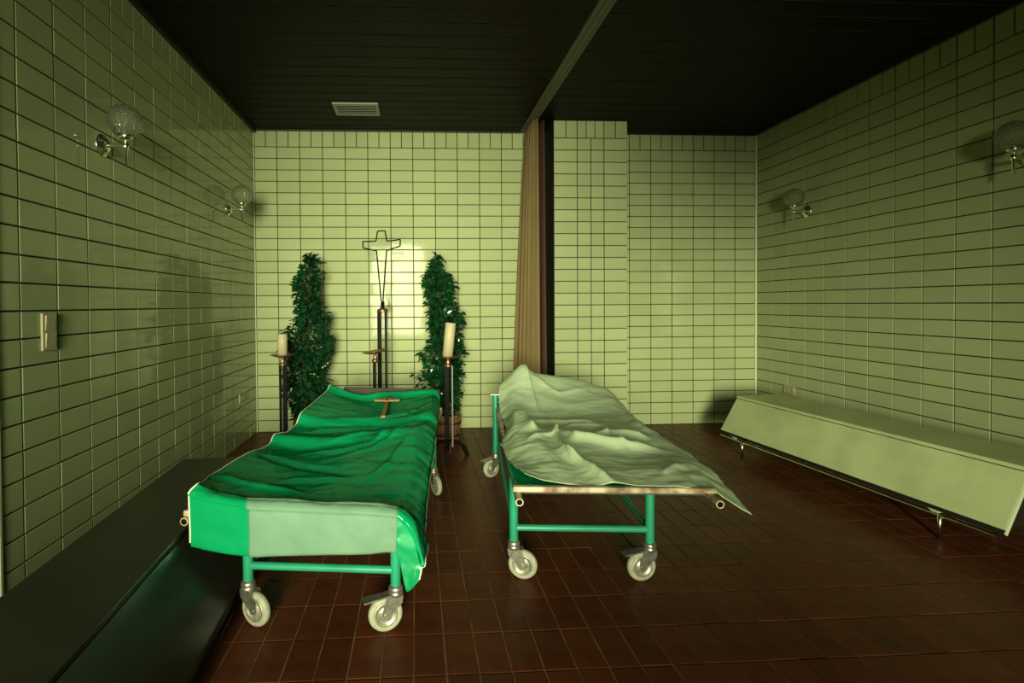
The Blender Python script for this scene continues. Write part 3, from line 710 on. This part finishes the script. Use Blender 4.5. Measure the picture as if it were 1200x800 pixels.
# ------------------------------------------------------------------ candle stands
def stand(base, zt, rot, label, poles, dish='cone', dish_tilt=0.0, r_dish=0.095):
    t = thing('candle_stand', base, label, 'candle stand', 'iron candle stands')
    for (dx, w, d, m_) in poles:
        MB().box(dx - w / 2, dx + w / 2, -d / 2, d / 2, 0.09, zt - 0.075).build('pole', m_, t)
    MB().lathe([(0.0, zt - 0.085), (0.026, zt - 0.085), (0.029, zt - 0.08), (0.029, zt - 0.066), (0.02, zt - 0.062), (0.016, zt - 0.05), (0.02, zt - 0.04), (0.013, zt - 0.03), (0.013, zt - 0.016), (0.0, zt - 0.012)], 18).build('collar', 'copper', t)
    MB().lathe([(0.0, 0.03), (0.022, 0.03), (0.027, 0.045), (0.022, 0.06), (0.022, 0.14), (0.0, 0.145)], 18).build('hub', 'copper', t)
    R = Matrix.Translation((0, 0, zt - 0.02)) @ Matrix.Rotation(dish_tilt, 4, 'Y')
    MB().lathe([(0.0, 0.0), (0.02, 0.0), (r_dish * 0.55, 0.010), (r_dish, 0.026), (r_dish, 0.029), (r_dish * 0.55, 0.0155), (0.02, 0.0075), (0.0, 0.0065)], 28).xf(R).build('dish', 'copper', t)
    for k in range(3):
        a = rot + k * 2.0944; dx, dy = math.cos(a), math.sin(a)
        pr = [(0.018, 0.155), (0.10, 0.135), (0.145, 0.095), (0.19, 0.0)]; q = MB()
        th = 0.010; w = 0.016
        up = [(r, z) for r, z in pr]; lo = [(0.018, 0.125), (0.088, 0.108), (0.125, 0.078), (0.166, 0.0)]
        vs = []
        for s in (-1, 1):
            for r, z in up + lo[::-1]: vs.append((r * dx - dy * w * s, r * dy + dx * w * s, z))
        n = 8
        q.add(vs, [tuple(range(n)), tuple(range(2 * n - 1, n - 1, -1))] + [(i, (i + 1) % n, (i + 1) % n + n, i + n) for i in range(n)])
        o = q.build('foot', 'iron', t)
        bmh = bmesh.new(); bmh.from_mesh(o.data); bmesh.ops.recalc_face_normals(bmh, faces=bmh.faces); bmh.to_mesh(o.data); bmh.free()
    return t
def candle(base, h, r, tilt, label):
    t = thing('candle', base, label, 'candle', 'ivory pillar candles'); t.rotation_euler = (0, tilt, 0)
    prof = [(0.0, 0.0), (r, 0.0), (r, h - 0.004), (r - 0.004, h), (r * 0.7, h - 0.004), (r * 0.3, h - 0.010), (0.0, h - 0.010)]
    MB().lathe(prof, 28).build('wax_body', 'wax', t)
    MB().tube([(0, 0, h - 0.011), (0.002, 0, h + 0.004), (0.005, 0, h + 0.012)], 0.0018, 6).build('wick', 'iron', t)
dR = at(525, 418, Y=-1.05); dL = at(331, 416.5, Y=-0.98); dM = at(439.5, 412, Y=-0.95)
stand((dR.x, -1.05, 0), dR.z, 0.75 - 2.0944 - 0.35, 'black iron candle stand with a leaning tall candle beside the green bed', [(-0.012, 0.034, 0.03, 'iron'), (0.034, 0.011, 0.011, 'steel_dark')])
candle((dR.x - 0.004, -1.05, dR.z + 0.001), 0.285, 0.044, 0.10, 'tall ivory candle leaning on the right-hand stand')
stand((dL.x, -0.98, 0), dL.z, 1.2, 'black iron candle stand with a short thick candle left of the bed', [(-0.018, 0.017, 0.017, 'iron'), (0.018, 0.034, 0.03, 'iron')], r_dish=0.1)
candle((dL.x, -0.98, dL.z - 0.003), 0.185, 0.041, 0.0, 'short thick ivory candle on the left-hand stand')
stand((dM.x, -0.95, 0), dM.z, 0.4, 'black iron candle stand with an empty tilted dish in front of the cross', [(-0.006, 0.028, 0.024, 'iron')], dish_tilt=-0.16, r_dish=0.11)

# ------------------------------------------------------------------ standing cross
kx = at(448.5, 362, Y=-0.6)
ks = thing('standing_cross', (kx.x, -0.6, 0), 'tall wire outline cross on a black pole stand before the back wall', 'cross')
zc = kx.z
for (x, w) in ((444.8, 0.036), (452.2, 0.019)):
    q = at(x, 400, Y=-0.6).x - kx.x; MB().box(q - w / 2, q + w / 2, -w / 2, w / 2, 0.05, zc - 0.005).build('pole', 'iron', ks)
MB().lathe([(0.0, zc - 0.03), (0.044, zc - 0.03), (0.046, zc - 0.022), (0.046, zc - 0.006), (0.036, zc + 0.006), (0.02, zc + 0.010), (0.0, zc + 0.010)], 20).build('collar', 'copper', ks)
MB().lathe([(0.0, zc), (0.018, zc), (0.018, zc + 0.06), (0.010, zc + 0.072), (0.0, zc + 0.074)], 14).build('socket', 'iron', ks)
zp = [(147, 372), (125, 135), (62, 122), (60, 92), (122, 90), (130, 42), (165, 42), (173, 90), (237, 82), (235, 113), (172, 135), (155, 372)]
wp_ = []
for x, y in zp:
    q = at(410 + x / 4, 260 + y / 4, Y=-0.6); wp_.append((q.x - kx.x, 0, q.z))
wire = MB()
for a, b_ in zip(wp_[:-1], wp_[1:]): wire.tube([a, b_], 0.0058, 8)
wire.build('wire_cross', 'iron', ks)
MB().lathe([(0.0, 0.0), (0.10, 0.0), (0.104, 0.012), (0.10, 0.03), (0.06, 0.05), (0.0, 0.055)], 28).build('foot_plate', 'iron', ks)

# ------------------------------------------------------------------ potted plants
def plant(base, axis, prof, n, label, seed, extra=None):
    r = random.Random(seed)
    t = thing('potted_plant', base, label, 'plant', 'conical potted plants')
    B = Vector(base)
    # wooden tub: staves are parts, hoops around them
    H, R0, R1 = 0.24, 0.105, 0.128
    for k in range(14):
        a0 = 2 * math.pi * k / 14 + 0.02; a1 = 2 * math.pi * (k + 1) / 14 - 0.02; c = []
        for z, Rr in ((0.0, R0), (H + (0.006 if k % 2 else 0), R1)):
            for a, dr_ in ((a0, 0), (a1, 0), (a1, -0.014), (a0, -0.014)): c.append(((Rr + dr_) * math.cos(a), (Rr + dr_) * math.sin(a), z))
        MB().hexa(c).build('stave', 'wood', t)
    for z, Rr in ((0.055, R0 + 0.0035 + 0.0055), (0.17, R0 + 0.0035 + 0.0165)):
        MB().lathe([(Rr - 0.003, z - 0.011), (Rr + 0.001, z - 0.011), (Rr + 0.0025, z + 0.011), (Rr - 0.003, z + 0.011)], 28).build('hoop', 'bronze', t)
    MB().lathe([(0.0, H - 0.03), (R1 - 0.018, H - 0.03)], 20).build('soil', 'soil', t)
    st = [axis(z) - B for z in [0.2 + 0.12 * k for k in range(12)]]; st = [Vector((s.x, s.y, 0.2 + 0.12 * k)) for k, s in enumerate(st)]
    MB().tube(st, [0.016 - 0.001 * k for k in range(12)], 8).build('stem', 'bark', t)
    fo = MB()
    def radius(z):
        for (z0, r0), (z1, r1) in zip(prof[:-1], prof[1:]):
            if z0 <= z <= z1: return r0 + (r1 - r0) * (z - z0) / (z1 - z0)
        return 0
    def leaf(c, out, L_):
        out = out.normalized(); tip = (out + Vector((r.gauss(0, .6), r.gauss(0, .6), r.gauss(-0.15, .6)))).normalized()
        sdv = tip.cross(Vector((r.gauss(0, .5), r.gauss(0, .5), 1))).normalized(); nv = sdv.cross(tip)
        w = L_ * r.uniform(0.26, 0.36)
        p = [c, c + tip * L_ * 0.3 + sdv * w * 0.9 + nv * w * 0.35, c + tip * L_ * 0.65 + sdv * w * 0.8 + nv * w * 0.3, c + tip * L_ + nv * -0.1 * L_,
             c + tip * L_ * 0.65 - sdv * w * 0.8 + nv * w * 0.3, c + tip * L_ * 0.3 - sdv * w * 0.9 + nv * w * 0.35, c + tip * L_ * 0.5]
        fo.add(p, [(0, 1, 6), (1, 2, 6), (2, 3, 6), (3, 4, 6), (4, 5, 6), (5, 0, 6)])
    zmin, zmax = prof[0][0], prof[-1][0]
    k = 0
    lumps = [(r.uniform(zmin, zmax), r.uniform(0, 6.28), r.uniform(-0.07, 0.05)) for _ in range(90)]
    while k < n:
        z = r.uniform(zmin, zmax); R_ = radius(z)
        if r.random() > (R_ + 0.03) / 0.22: continue
        a = r.uniform(0, 6.283)
        lump = sum(d_ for (lz, la, d_) in lumps if abs(lz - z) < 0.09 and abs((la - a + 3.14) % 6.28 - 3.14) < 0.7)
        rr = max(0.0, (R_ + max(-0.07, min(0.05, lump))) * (1 - 0.55 * r.random() ** 2.2))
        c = axis(z) - B + Vector((rr * math.cos(a), rr * math.sin(a), 0)); c.z = z
        leaf(c, Vector((math.cos(a), math.sin(a), r.uniform(-0.3, 0.5))), r.uniform(0.05, 0.088)); k += 1
    if extra:
        for e0, e1 in extra:
            e0, e1 = Vector(e0) - B, Vector(e1) - B
            MB().tube([e0, e0.lerp(e1, 0.5) + Vector((0, 0, -0.01)), e1], 0.003, 6).build('twig', 'bark', t)
            for _ in range(16):
                s = r.uniform(0.3, 1.05); leaf(e0.lerp(e1, s) + Vector((r.gauss(0, .015), r.gauss(0, .015), r.gauss(0, .02))), e1 - e0, r.uniform(0.04, 0.06))
    tag(fo.build('foliage', 'leaf', t), kind='stuff')
YP = -0.42
def axL(z):
    k = max(0, min(1, (z - 0.2) / 1.55)); return Vector((0.585 + 0.045 * k, YP, z))
def axR(z):
    k = max(0, min(1, (z - 0.2) / 1.55)); return Vector((1.915 - 0.06 * k - 0.08 * max(0, k - 0.4), YP - 0.02, z))
plant((0.585, YP, 0), axL, [(0.20, 0.13), (0.34, 0.17), (0.65, 0.195), (1.05, 0.16), (1.35, 0.135), (1.55, 0.10), (1.68, 0.045), (1.76, 0.015)], 1900, 'tall conical leafy plant in a tub behind the short candle', 11)
plant((1.915, YP - 0.02, 0), axR, [(0.26, 0.08), (0.36, 0.13), (0.62, 0.165), (0.95, 0.165), (1.25, 0.135), (1.50, 0.105), (1.64, 0.05), (1.74, 0.015)], 1800, 'tall conical leafy plant in a wooden tub behind the leaning candle', 23,
      extra=[((1.78, YP - 0.03, 0.56), (1.60, YP - 0.06, 0.60)), ((1.78, YP - 0.03, 0.50), (1.64, YP - 0.06, 0.49))])
